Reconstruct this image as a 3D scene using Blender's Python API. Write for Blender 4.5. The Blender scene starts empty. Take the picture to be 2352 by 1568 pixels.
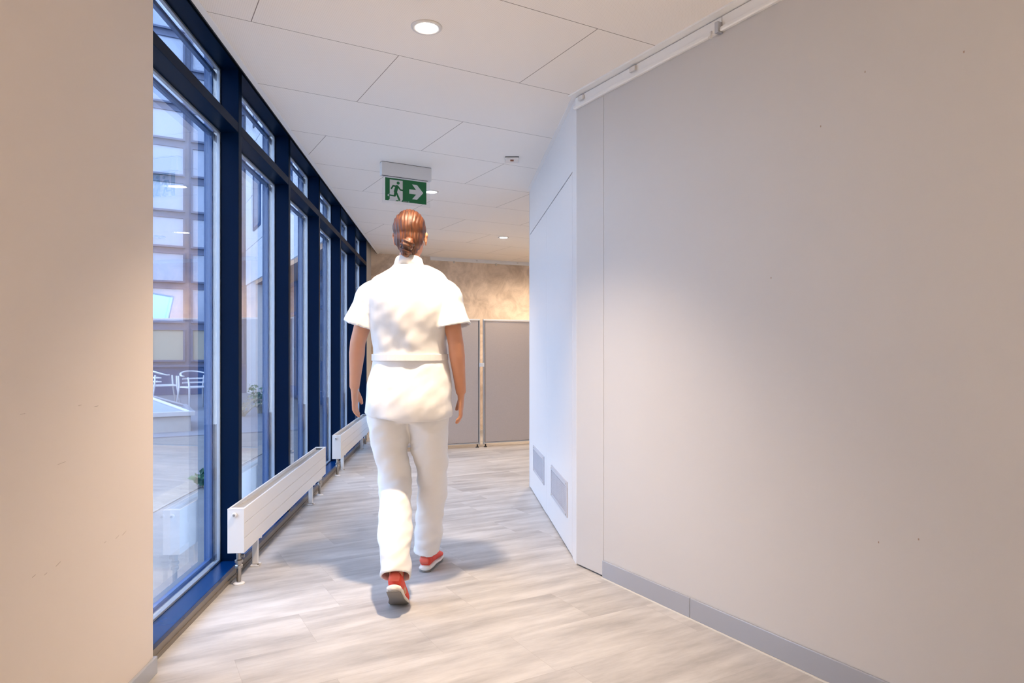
import bpy, bmesh, math, random
from mathutils import Vector, Matrix, noise
random.seed(7)
C = bpy.context.scene.collection
S = bpy.context.scene
PI = math.pi

# ------------------------------------------------------------------ camera
CAMH = 1.12
cam_d = bpy.data.cameras.new('camera'); cam = bpy.data.objects.new('camera', cam_d); C.objects.link(cam)
cam.location = (0, 0, CAMH); cam.rotation_euler = (PI/2, 0, 0)
cam_d.sensor_width = 36; cam_d.lens = 1549/2352*36; cam_d.shift_y = -26/2352*-1
cam_d.clip_start = 0.02
S.camera = cam
# ------------------------------------------------------------------ view / world
S.view_settings.view_transform = 'Standard'; S.view_settings.look = 'None'
S.view_settings.gamma = 1; S.view_settings.use_curve_mapping = False
S.view_settings.exposure = 1.36
w = bpy.data.worlds.new('sky'); S.world = w; w.use_nodes = True
wn = w.node_tree; bg = wn.nodes['Background']
wtc = wn.nodes.new('ShaderNodeTexCoord'); wsp = wn.nodes.new('ShaderNodeSeparateXYZ'); wr = wn.nodes.new('ShaderNodeValToRGB')
wn.links.new(wtc.outputs['Generated'], wsp.inputs[0]); wn.links.new(wsp.outputs['Z'], wr.inputs[0]); wn.links.new(wr.outputs[0], bg.inputs[0])
wr.color_ramp.elements[0].color = (.66, .79, 1, 1); wr.color_ramp.elements[1].color = (.44, .64, 1, 1)
bg.inputs[1].default_value = 2.6
LAMP_COL = (1.0, .765, .545); LAMP_W = 108.0

# ------------------------------------------------------------------ helpers
def mesh_of(name, bm, m=None, smooth=False, bevel=0, sub=0):
    bmesh.ops.recalc_face_normals(bm, faces=bm.faces[:])
    if smooth:
        for f in bm.faces: f.smooth = True
    me = bpy.data.meshes.new(name); bm.to_mesh(me); bm.free()
    if m: me.materials.append(m)
    return me
def obj(name, bm, m, parent=None, smooth=False, bevel=0, loc=None, rz=None):
    o = bpy.data.objects.new(name, mesh_of(name, bm, m, smooth)); C.objects.link(o)
    if parent: o.parent = parent
    if loc: o.location = loc
    if rz is not None: o.rotation_euler = (0, 0, rz)
    if bevel:
        b = o.modifiers.new('bevel', 'BEVEL'); b.width = bevel; b.segments = 2; b.limit_method = 'ANGLE'; b.angle_limit = .7
    return o
def thing(name, label, cat, loc=(0,0,0), rz=0, group=None):
    o = bpy.data.objects.new(name, None); C.objects.link(o); o.empty_display_size = .1
    o.location = loc; o.rotation_euler = (0, 0, rz)
    return tag(o, label, cat, group)
def tag(o, label, cat, group=None):
    o['label'] = label; o['category'] = cat
    if group: o['group'] = group
    return o
def struct(o): o['kind'] = 'structure'; return o
def sthing(name, loc=(0,0,0), rz=0):
    o = bpy.data.objects.new(name, None); C.objects.link(o); o.location = loc; o.rotation_euler = (0,0,rz); return struct(o)
def copy_tree(o, parent=None):
    c = o.copy(); C.objects.link(c)
    if parent: c.parent = parent
    for ch in list(o.children): copy_tree(ch, c)
    return c
def box(bm, x0, x1, y0, y1, z0, z1):
    v = [bm.verts.new((x, y, z)) for x in (x0, x1) for y in (y0, y1) for z in (z0, z1)]
    for f in ((0,1,3,2),(4,6,7,5),(0,4,5,1),(2,3,7,6),(0,2,6,4),(1,5,7,3)): bm.faces.new([v[i] for i in f])
    return bm
def B(*a):
    bm = bmesh.new()
    for q in a: box(bm, *q)
    return bm
def cyl(bm, p, q, r, n=20, r2=None):
    p, q = Vector(p), Vector(q); d = (q-p).normalized(); a = d.orthogonal().normalized(); b = d.cross(a)
    r2 = r if r2 is None else r2
    A = [bm.verts.new(p + (a*math.cos(t)+b*math.sin(t))*r) for t in (2*PI*i/n for i in range(n))]
    D = [bm.verts.new(q + (a*math.cos(t)+b*math.sin(t))*r2) for t in (2*PI*i/n for i in range(n))]
    for i in range(n): bm.faces.new((A[i], A[(i+1)%n], D[(i+1)%n], D[i]))
    bm.faces.new(A[::-1]); bm.faces.new(D); return bm
def lathe(bm, prof, n=40, c=(0,0,0)):
    rings = []
    for r, z in prof: rings.append([bm.verts.new((c[0]+r*math.cos(2*PI*i/n), c[1]+r*math.sin(2*PI*i/n), c[2]+z)) for i in range(n)])
    for k in range(len(rings)):
        a, b = rings[k], rings[(k+1) % len(rings)]
        for i in range(n): bm.faces.new((a[i], a[(i+1)%n], b[(i+1)%n], b[i]))
    return bm
def prism(bm, pts, y0, y1):   # polygon in x/z extruded along y
    a = [bm.verts.new((x, y0, z)) for x, z in pts]; b = [bm.verts.new((x, y1, z)) for x, z in pts]; n = len(pts)
    for i in range(n): bm.faces.new((a[i], a[(i+1)%n], b[(i+1)%n], b[i]))
    bm.faces.new(a[::-1]); bm.faces.new(b); return bm
def poly(bm, pts, z0, z1):    # plan polygon extruded in z
    a = [bm.verts.new((x, y, z0)) for x, y in pts]; b = [bm.verts.new((x, y, z1)) for x, y in pts]; n = len(pts)
    for i in range(n): bm.faces.new((a[i], a[(i+1)%n], b[(i+1)%n], b[i]))
    bm.faces.new(a[::-1]); bm.faces.new(b); return bm
def resample(pts, rads, k=4):
    P = [Vector(p) for p in pts]; Q = [Vector((*r, 0)) for r in rads]; oP, oR = [], []
    def cr(a, b, c, d, t): return .5*((2*b) + (c-a)*t + (2*a-5*b+4*c-d)*t*t + (3*b-a-3*c+d)*t**3)
    for i in range(len(P)-1):
        j = [max(i-1, 0), i, i+1, min(i+2, len(P)-1)]
        for q in range(k):
            t = q/k; oP.append(cr(*[P[x] for x in j], t)); v = cr(*[Q[x] for x in j], t); oR.append((v.x, v.y))
    oP.append(P[-1]); oR.append((Q[-1].x, Q[-1].y)); return oP, oR
def tube(bm, pts, rad, n=20, ref=(0,1,0), caps=True):
    """loft of ellipses along pts; rad = (ra, rb) per point, ra along the side axis, rb along ref-ish axis"""
    pts = [Vector(p) for p in pts]; rings = []
    for i, p in enumerate(pts):
        d = (pts[min(i+1, len(pts)-1)] - pts[max(i-1, 0)]).normalized()
        r = Vector(ref); r = (r - d*r.dot(d)).normalized(); s = d.cross(r).normalized()
        ra, rb = rad[i] if isinstance(rad[i], (tuple, list)) else (rad[i], rad[i])
        rings.append([bm.verts.new(p + s*ra*math.cos(2*PI*k/n) + r*rb*math.sin(2*PI*k/n)) for k in range(n)])
    for a, b in zip(rings, rings[1:]):
        for i in range(n): bm.faces.new((a[i], a[(i+1)%n], b[(i+1)%n], b[i]))
    if caps: bm.faces.new(rings[0][::-1]); bm.faces.new(rings[-1])
    return bm
def ball(bm, c, r, seg=20):
    rx, ry, rz = r if isinstance(r, (tuple, list)) else (r, r, r)
    bmesh.ops.create_uvsphere(bm, u_segments=seg, v_segments=seg//2+2, radius=1, matrix=Matrix.Translation(c) @ Matrix.Diagonal((rx, ry, rz, 1)))
    return bm

# ------------------------------------------------------------------ materials
class NT:
    def __init__(s, name):
        s.m = bpy.data.materials.new(name); s.m.use_nodes = True; s.t = s.m.node_tree; s.b = s.t.nodes['Principled BSDF']
    def n(s, k, **kw):
        x = s.t.nodes.new('ShaderNode'+k)
        for a, v in kw.items(): setattr(x, a, v)
        return x
    def l(s, a, b): s.t.links.new(a, b)
    def math(s, op, a, b=None, c=None):
        x = s.n('Math', operation=op)
        for i, v in enumerate((a, b, c)):
            if v is None: continue
            if isinstance(v, (int, float)): x.inputs[i].default_value = v
            else: s.l(v, x.inputs[i])
        return x.outputs[0]
    def mixc(s, f, a, b, mode='MIX'):
        x = s.n('Mix', data_type='RGBA', blend_type=mode)
        for i, v in ((0, f), (6, a), (7, b)):
            if isinstance(v, (int, float)): x.inputs[i].default_value = v
            elif isinstance(v, tuple): x.inputs[i].default_value = (*v, 1) if len(v) == 3 else v
            else: s.l(v, x.inputs[i])
        return x.outputs[2]
def pmat(name, col, rough=.5, metal=0, spec=.5, noise_amt=.03, scale=6, bump=0, bscale=80, emis=None, es=0):
    q = NT(name); b = q.b
    b.inputs['Roughness'].default_value = rough; b.inputs['Metallic'].default_value = metal; b.inputs['Specular IOR Level'].default_value = spec
    tc = q.n('TexCoord'); nz = q.n('TexNoise'); nz.inputs['Scale'].default_value = scale; nz.inputs['Detail'].default_value = 5
    q.l(tc.outputs['Object'], nz.inputs['Vector'])
    lo = tuple(c*(1-noise_amt) for c in col); hi = tuple(min(1, c*(1+noise_amt)) for c in col)
    q.l(q.mixc(nz.outputs[0], lo, hi), b.inputs['Base Color'])
    if bump:
        n2 = q.n('TexNoise'); n2.inputs['Scale'].default_value = bscale; n2.inputs['Detail'].default_value = 3
        q.l(tc.outputs['Object'], n2.inputs['Vector'])
        bp = q.n('Bump'); bp.inputs['Strength'].default_value = bump; bp.inputs['Distance'].default_value = .002
        q.l(n2.outputs[0], bp.inputs['Height']); q.l(bp.outputs[0], b.inputs['Normal'])
    if emis: b.inputs['Emission Color'].default_value = (*emis, 1); b.inputs['Emission Strength'].default_value = es
    return q.m
M = {}
M['wall'] = pmat('painted_wall', (.555, .545, .54), .55, noise_amt=.012, scale=1.5, bump=.05, bscale=220)
M['wall_left'] = pmat('lamp_warmed_wall', (.69, .62, .56), .6, noise_amt=.012, scale=1.5, bump=.05, bscale=220)  # same paint as the other walls, warm lamplight put into the colour
M['panel_white'] = pmat('white_laminate', (.74, .74, .75), .32, noise_amt=.01, bump=.02)
M['white_metal'] = pmat('white_enamel', (.71, .695, .675), .3, noise_amt=.01)
M['trim_white'] = pmat('white_trim', (.86, .86, .85), .4, noise_amt=.01)
M['blue'] = pmat('shaded_navy_aluminium', (.0002, .0075, .030), .38, noise_amt=.08, scale=3, spec=.05)  # room side of the frame paint, its shade put into a darker navy
M['blue_skylit'] = pmat('skylit_navy_outer_profile', (.03, .085, .23), .4, noise_amt=.05)  # same frame paint outdoors, skylight put into a lighter copy
M['blue_sill'] = pmat('navy_sill', (.0005, .027, .12), .25, noise_amt=.12, scale=9, spec=.25, bump=.02)
M['seal'] = pmat('aluminium_seal', (.30, .35, .42), .3, .4, noise_amt=.03)
M['plinth'] = pmat('brown_grey_plinth', (.17, .145, .12), .4, noise_amt=.08)
M['base_grey'] = pmat('grey_skirting', (.33, .35, .40), .16, noise_amt=.02, spec=.9)
M['vent'] = pmat('light_grey_vent', (.50, .50, .54), .4, noise_amt=.02)
M['sealant'] = pmat('pale_sealant', (.68, .66, .62), .6)
M['steel'] = pmat('brushed_steel', (.62, .60, .57), .3, 1, noise_amt=.08, scale=30)
M['brass'] = pmat('nickel_fitting', (.42, .38, .33), .28, 1, noise_amt=.1, scale=40)
M['dark'] = pmat('black_gap', (.02, .018, .016), .7)
M['rubber'] = pmat('black_rubber', (.03, .025, .022), .6)
M['frame_alu'] = pmat('anodised_frame', (.52, .54, .58), .35, .7, noise_amt=.03)
M['cloth'] = pmat('white_uniform_cloth', (.78, .775, .77), .8, noise_amt=.02, scale=8, bump=.15, bscale=500, spec=.2)
M['hairtie'] = pmat('brown_hair_tie', (.12, .05, .02), .6)
M['skin'] = pmat('skin', (.62, .30, .18), .5, noise_amt=.08, scale=14, spec=.35)
M['skin'].node_tree.nodes['Principled BSDF'].inputs['Subsurface Weight'].default_value = .12
M['skin'].node_tree.nodes['Principled BSDF'].inputs['Subsurface Radius'].default_value = (.01, .004, .002)
M['red'] = pmat('coral_red_mesh', (.80, .075, .04), .6, noise_amt=.15, scale=60, bump=.3, bscale=600)
M['redlight'] = pmat('pale_coral_overlay', (.85, .16, .11), .45, noise_amt=.05)
M['sole'] = pmat('white_foam_sole', (.80, .76, .70), .6, noise_amt=.04)
M['outsole'] = pmat('grey_outsole', (.22, .205, .19), .7)
M['green'] = pmat('sign_green', (.0, .10, .022), .35, noise_amt=.02)
M['signwhite'] = pmat('sign_white', (.52, .52, .50), .4, noise_amt=.01)
M['house'] = pmat('luminaire_grey_white', (.62, .61, .60), .45, noise_amt=.01)
M['brownish'] = pmat('sensor_window', (.16, .03, .015), .25)
M['facade'] = pmat('pale_render', (.68, .72, .78), .7, noise_amt=.03, scale=1.5)
M['column'] = pmat('white_render', (.60, .60, .62), .7, noise_amt=.04, scale=2)
M['fac_blue'] = pmat('blue_cladding', (.012, .05, .15), .35, noise_amt=.15, scale=3)
M['fac_grid'] = pmat('grey_blue_bar', (.07, .09, .16), .4, noise_amt=.05)
M['fac_pane'] = pmat('curtain_backed_pane', (.27, .32, .43), .12, noise_amt=.10, scale=1.3, spec=.8)
M['fac_dark'] = pmat('dark_glazing', (.03, .06, .13), .08, noise_amt=.2, scale=1, spec=.8)
M['beige_band'] = pmat('beige_blind', (.34, .31, .24), .7, noise_amt=.05)
M['soffit'] = pmat('reflection_warmed_plaster', (.62, .40, .25), .7, noise_amt=.15, scale=5)  # warm render, with part of an orange reflection put into its colour
M['concrete'] = pmat('weathered_concrete', (.34, .34, .34), .8, noise_amt=.22, scale=5, bump=.3, bscale=30)
M['chair'] = pmat('white_wash_wood', (.55, .56, .60), .5, noise_amt=.05)
M['leaf'] = pmat('leaf_green', (.05, .14, .05), .5, noise_amt=.4, scale=20)
M['stem'] = pmat('dry_stem', (.36, .32, .22), .7, noise_amt=.3, scale=20)
M['gravel'] = pmat('brown_gutter_gravel', (.28, .24, .20), .9, noise_amt=.4, scale=40, bump=.6, bscale=90)
M['planter_glass'] = pmat('skylight_glass', (.28, .33, .42), .08, spec=.9, noise_amt=.03)
M['paper'] = pmat('screen_housing', (.05, .06, .08), .4)
M['lamp'] = pmat('lamp_diffuser', (.9, .9, .9), .5, emis=(1, .93, .84), es=9)
M['screen'] = pmat('lit_screen', (.1, .3, .4), .3, emis=(.25, .62, .85), es=1.1)

def glass(name, tint=(.93, .96, 1.0), ior=1.52, rough=0):
    q = NT(name); q.t.nodes.remove(q.b); out = q.t.nodes['Material Output']
    tr = q.n('BsdfTransparent'); tr.inputs[0].default_value = (*tint, 1)
    gl = q.n('BsdfGlossy'); gl.inputs['Roughness'].default_value = rough; gl.inputs[0].default_value = (1, 1, 1, 1)
    fr = q.n('Fresnel'); fr.inputs[0].default_value = ior
    geo = q.n('NewGeometry')
    # same reflectance entering and leaving the thin pane
    fr.inputs[0].default_value = ior
    lw = q.n('LayerWeight'); lw.inputs[0].default_value = .5
    c = q.math('SUBTRACT', 1.0, lw.outputs['Facing'])     # cos theta
    one = q.math('SUBTRACT', 1.0, c)
    p5 = q.math('POWER', one, 5.0)
    r0 = ((ior-1)/(ior+1))**2
    F = q.math('ADD', q.math('MULTIPLY', p5, 1-r0), r0)
    mx = q.n('MixShader'); q.l(F, mx.inputs[0]); q.l(tr.outputs[0], mx.inputs[1]); q.l(gl.outputs[0], mx.inputs[2]); q.l(mx.outputs[0], out.inputs[0])
    return q.m
M['glass'] = glass('window_glass', ior=2.7)
M['acrylic'] = glass('clear_acrylic', (.97, .975, .98), 1.45)

def ceiling_mat():
    q = NT('perforated_ceiling_tile'); b = q.b; b.inputs['Roughness'].default_value = .6
    tc = q.n('TexCoord'); br = q.n('TexBrick')
    br.offset = .5; br.offset_frequency = 2; br.squash = 1
    br.inputs['Scale'].default_value = 1; br.inputs['Brick Width'].default_value = 1.27; br.inputs['Row Height'].default_value = .6525
    br.inputs['Mortar Size'].default_value = .0018; br.inputs['Mortar Smooth'].default_value = .1; br.inputs['Bias'].default_value = 0
    br.inputs['Color1'].default_value = (.92, .875, .82, 1); br.inputs['Color2'].default_value = (.905, .86, .805, 1); br.inputs['Mortar'].default_value = (.24, .20, .17, 1)
    q.l(tc.outputs['Object'], br.inputs['Vector'])
    sp = q.n('SeparateXYZ'); q.l(tc.outputs['Object'], sp.inputs[0])
    sx = q.math('SINE', q.math('MULTIPLY', sp.outputs[0], 2*PI/.008)); sy = q.math('SINE', q.math('MULTIPLY', sp.outputs[1], 2*PI/.008))
    dot = q.math('GREATER_THAN', q.math('ADD', sx, sy), 1.1)
    col = q.mixc(q.math('MULTIPLY', dot, .22), br.outputs[0], (.45, .42, .39))
    q.l(col, b.inputs['Base Color']); return q.m
M['ceil'] = ceiling_mat()
def floor_mat():
    q = NT('grey_wood_look_vinyl'); b = q.b
    tc = q.n('TexCoord'); sp = q.n('SeparateXYZ'); q.l(tc.outputs['Object'], sp.inputs[0])
    x, y = sp.outputs[0], sp.outputs[1]
    H, L = .3265, .686
    ry = q.math('DIVIDE', y, H); row = q.math('FLOOR', ry)
    wn1 = q.n('TexWhiteNoise', noise_dimensions='1D'); q.l(row, wn1.inputs['W'])
    rx = q.math('ADD', q.math('DIVIDE', x, L), wn1.outputs['Value']); col_i = q.math('FLOOR', rx)
    fy = q.math('FRACT', ry); fx = q.math('FRACT', rx)
    def edge(f, size, w):
        d = q.math('MINIMUM', f, q.math('SUBTRACT', 1.0, f)); return q.math('LESS_THAN', q.math('MULTIPLY', d, size), w)
    joint = q.math('MAXIMUM', edge(fy, H, .0007), edge(fx, L, .0008))
    cv = q.n('CombineXYZ'); q.l(row, cv.inputs[0]); q.l(col_i, cv.inputs[1])
    wn2 = q.n('TexWhiteNoise', noise_dimensions='3D'); q.l(cv.outputs[0], wn2.inputs['Vector'])
    # streaks along the plank, shifted per plank
    mp = q.n('CombineXYZ')
    q.l(q.math('MULTIPLY', x, 1.5), mp.inputs[0]); q.l(q.math('MULTIPLY', y, 9.0), mp.inputs[1]); q.l(q.math('MULTIPLY', wn2.outputs['Value'], 6.0), mp.inputs[2])
    n1 = q.n('TexNoise'); n1.inputs['Scale'].default_value = 1.0; n1.inputs['Detail'].default_value = 6; n1.inputs['Roughness'].default_value = .55; q.l(mp.outputs[0], n1.inputs['Vector'])
    mp2 = q.n('CombineXYZ')
    q.l(q.math('MULTIPLY', x, 6), mp2.inputs[0]); q.l(q.math('MULTIPLY', y, 26.0), mp2.inputs[1]); q.l(q.math('MULTIPLY', wn2.outputs['Value'], 9.0), mp2.inputs[2])
    n2 = q.n('TexNoise'); n2.inputs['Scale'].default_value = 1.0; n2.inputs['Detail'].default_value = 8; n2.inputs['Roughness'].default_value = .7; q.l(mp2.outputs[0], n2.inputs['Vector'])
    r = q.n('ValToRGB'); e = r.color_ramp.elements
    e[0].position = .33; e[0].color = (.30, .285, .275, 1); e[1].position = .62; e[1].color = (.56, .545, .53, 1)
    m = q.math('ADD', q.math('MULTIPLY', n1.outputs[0], .68), q.math('MULTIPLY', n2.outputs[0], .32))
    m = q.math('ADD', m, q.math('MULTIPLY', q.math('SUBTRACT', wn2.outputs['Value'], .5), .035))
    q.l(m, r.inputs[0])
    c = q.mixc(q.math('MULTIPLY', joint, .35), r.outputs[0], (.22, .19, .17))
    q.l(c, b.inputs['Base Color'])
    q.l(q.math('ADD', q.math('MULTIPLY', n2.outputs[0], .2), .30), b.inputs['Roughness'])
    bp = q.n('Bump'); bp.inputs['Strength'].default_value = .25; bp.inputs['Distance'].default_value = .0008
    q.l(n2.outputs[0], bp.inputs['Height']); q.l(bp.outputs[0], b.inputs['Normal'])
    return q.m
M['floor'] = floor_mat()
def plaster_mat():
    q = NT('mottled_beige_plaster'); b = q.b; b.inputs['Roughness'].default_value = .55
    tc = q.n('TexCoord'); n = q.n('TexNoise'); n.inputs['Scale'].default_value = 3.5; n.inputs['Detail'].default_value = 9; n.inputs['Roughness'].default_value = .68; n.inputs['Distortion'].default_value = .8
    q.l(tc.outputs['Object'], n.inputs['Vector'])
    r = q.n('ValToRGB'); e = r.color_ramp.elements; e[0].position = .36; e[0].color = (.56, .44, .33, 1); e[1].position = .60; e[1].color = (.82, .68, .54, 1)
    q.l(n.outputs[0], r.inputs[0]); q.l(r.outputs[0], b.inputs['Base Color'])
    return q.m
M['plaster'] = plaster_mat()
def fabric_mat():
    q = NT('taupe_woven_fabric'); b = q.b; b.inputs['Roughness'].default_value = .75; b.inputs['Specular IOR Level'].default_value = .3
    tc = q.n('TexCoord'); mp = q.n('Mapping'); mp.inputs['Scale'].default_value = (120, 120, 500); q.l(tc.outputs['Object'], mp.inputs[0])
    n = q.n('TexNoise'); n.inputs['Scale'].default_value = 1; n.inputs['Detail'].default_value = 3; q.l(mp.outputs[0], n.inputs['Vector'])
    q.l(q.mixc(n.outputs[0], (.50, .43, .385), (.64, .565, .51)), b.inputs['Base Color'])
    return q.m
M['fabric'] = fabric_mat()
def hair_mat():
    q = NT('auburn_hair'); b = q.b; b.inputs['Roughness'].default_value = .5
    tc = q.n('TexCoord'); mp = q.n('Mapping'); mp.inputs['Scale'].default_value = (160, 20, 14); q.l(tc.outputs['Object'], mp.inputs[0])
    n = q.n('TexNoise'); n.inputs['Scale'].default_value = 1; n.inputs['Detail'].default_value = 4; n.inputs['Distortion'].default_value = .6; q.l(mp.outputs[0], n.inputs['Vector'])
    r = q.n('ValToRGB'); e = r.color_ramp.elements; e[0].position = .35; e[0].color = (.025, .008, .003, 1); e[1].position = .68; e[1].color = (.14, .042, .012, 1)
    q.l(n.outputs[0], r.inputs[0]); q.l(r.outputs[0], b.inputs['Base Color'])
    bp = q.n('Bump'); bp.inputs['Strength'].default_value = .6; bp.inputs['Distance'].default_value = .003; q.l(n.outputs[0], bp.inputs['Height']); q.l(bp.outputs[0], b.inputs['Normal'])
    return q.m
M['hair'] = hair_mat()
def paving_mat():
    q = NT('concrete_paving'); b = q.b; b.inputs['Roughness'].default_value = .45
    tc = q.n('TexCoord'); br = q.n('TexBrick'); br.offset = 0
    br.inputs['Scale'].default_value = 1; br.inputs['Brick Width'].default_value = 1.15; br.inputs['Row Height'].default_value = 1.15; br.inputs['Mortar Size'].default_value = .006
    br.inputs['Color1'].default_value = (.24, .225, .205, 1); br.inputs['Color2'].default_value = (.27, .25, .23, 1); br.inputs['Mortar'].default_value = (.15, .15, .15, 1)
    q.l(tc.outputs['Object'], br.inputs['Vector'])
    n = q.n('TexNoise'); n.inputs['Scale'].default_value = 2.2; n.inputs['Detail'].default_value = 8; n.inputs['Roughness'].default_value = .65; q.l(tc.outputs['Object'], n.inputs['Vector'])
    q.l(q.mixc(n.outputs[0], br.outputs[0], (.16, .155, .15), 'MIX'), b.inputs['Base Color'])
    q.l(q.math('ADD', q.math('MULTIPLY', n.outputs[0], .5), .2), b.inputs['Roughness'])
    return q.m
M['paving'] = paving_mat()
def deck_mat():
    q = NT('grooved_decking'); b = q.b; b.inputs['Roughness'].default_value = .5
    tc = q.n('TexCoord'); sp = q.n('SeparateXYZ'); q.l(tc.outputs['Object'], sp.inputs[0])
    f = q.math('FRACT', q.math('DIVIDE', sp.outputs[1], .14))
    j = q.math('LESS_THAN', f, .10)
    n = q.n('TexNoise'); n.inputs['Scale'].default_value = 3; n.inputs['Detail'].default_value = 6; q.l(tc.outputs['Object'], n.inputs['Vector'])
    c = q.mixc(n.outputs[0], (.12, .13, .16), (.25, .26, .29)); q.l(q.mixc(j, c, (.45, .48, .54)), b.inputs['Base Color']); return q.m
M['deck'] = deck_mat()

# ------------------------------------------------------------------ frames
H = 2.474                                  # ceiling
TH = math.atan(.0923); W0 = (-1.073, 0, 0)  # window wall: local y along the wall, local x into the room
K = 1/math.cos(TH)
def sW(Y): return Y*K
Cx, Cy = .340, 3.562                        # outer corner of the right-hand wall
D0 = (Cx, Cy, 0)
TR = math.atan(.5817)
A0 = math.atan(.5688)                       # tile grid direction
dA = Vector((-math.sin(A0), math.cos(A0), 0)); dB = Vector((math.cos(A0), math.sin(A0), 0))
def Wp(s, t): return (W0[0] - s*math.sin(TH) + t*math.cos(TH), s*math.cos(TH) + t*math.sin(TH))
def Dp(s, t): return (Cx - s*math.sin(TH) + t*math.cos(TH), Cy + s*math.cos(TH) + t*math.sin(TH))
def Rp(s, t): return (Cx - s*math.sin(TR) + t*math.cos(TR), Cy + s*math.cos(TR) + t*math.sin(TR))
def to_grid(p, o=(0, 0)):
    v = Vector((p[0]-o[0], p[1]-o[1], 0)); return (v.dot(dB), v.dot(dA))

# floor and ceiling, objects whose axes follow the tile grid
fl_o = dB*.05 + dA*2.3135
plan_floor = [Wp(-3.5, -.12), Wp(10.9, -.12), (4.2, 12.6), (5.2, -2.6)]
fo = struct(obj('floor', poly(bmesh.new(), [to_grid(p, fl_o) for p in plan_floor], -.06, 0), M['floor'], loc=fl_o, rz=A0))
cl_o = dB*.436 + dA*(2.273 - .6525)        # row 0 joint phase
plan_ceil = [Wp(-3.5, .084), Wp(10.9, .084), (4.2, 12.6), (5.2, -2.6)]
co = struct(obj('ceiling', poly(bmesh.new(), [to_grid(p, cl_o) for p in plan_ceil], 0, .03), M['ceil'], loc=(cl_o.x, cl_o.y, H), rz=A0))
# upper slab closes the void over the window recess
struct(obj('ceiling_upper_slab', poly(bmesh.new(), [Wp(-3.5, -.3), Wp(10.9, -.3), (4.2, 12.6), (5.2, -2.6)], 2.80, 2.9), M['dark']))

# left wall (near), ends at Y 2.34
struct(obj('wall_left', B((-.16, .039, sW(-3.0), sW(2.345), 0, H+.3)), M['wall_left'], loc=W0, rz=TH))
struct(obj('baseboard_left', B((.039, .050, sW(-3.0), sW(2.345)+.012, 0, .06), (-.12, .039, sW(2.345), sW(2.345)+.012, 0, .06)), M['base_grey'], loc=W0, rz=TH, bevel=.002))
# scuffs on the left wall
sc = bmesh.new()
for (px, py, ln, sl) in ((50, 951, 11, -.05), (182, 931, 8, -.1), (240, 1246, 5, -.35), (268, 1234, 9, -.4), (284, 1225, 11, -.45), (76, 1324, 8, -.35), (103, 1319, 7, -.3), (132, 1296, 12, -.45), (220, 933, 10, -.05), (140, 1064, 20, -.08)):
    u = (px-1176)/1549; t = .0394
    x0 = W0[0] + t*math.cos(TH)
    Y = (x0 + t*math.sin(TH)*.0923)/(u + .0923); s = Y*K
    z = CAMH - (py-810)/1549*Y; L = ln/1549*Y*1.6; dz = -sl*L*.6
    a = [sc.verts.new(v) for v in ((t, s-L/2, z-dz/2), (t, s+L/2, z+dz/2), (t, s+L/2, z+dz/2+.0008), (t, s-L/2, z-dz/2+.0008))]
    b = [sc.verts.new(v.co + Vector((.0004, 0, 0))) for v in a]
    sc.faces.new(b)
    for i in range(4): sc.faces.new((a[i], a[(i+1) % 4], b[(i+1) % 4], b[i]))
so = obj('scuff_marks', sc, pmat('scuff_grey', (.40, .33, .28), .7), loc=(0, 0, 0)); so.parent = bpy.data.objects['wall_left']

# far stretch of the window wall and the back wall
struct(obj('wall_left_far', B((-.12, .004, sW(8.69), sW(10.2), 0, H+.3)), M['wall'], loc=W0, rz=TH))
BK = math.radians(24.1); BKo = (.26, 10.13, 0)
struct(obj('wall_back', B((-2.6, 4.6, 0, .15, 0, H+.3)), M['plaster'], loc=BKo, rz=BK))
struct(obj('wall_rear', B((-1.6, 5.2, -2.75, -2.6, 0, H+.3)), M['wall']))
struct(obj('wall_right_far', B((4.0, 4.15, 4.5, 12.4, 0, H+.3)), M['wall']))

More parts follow.
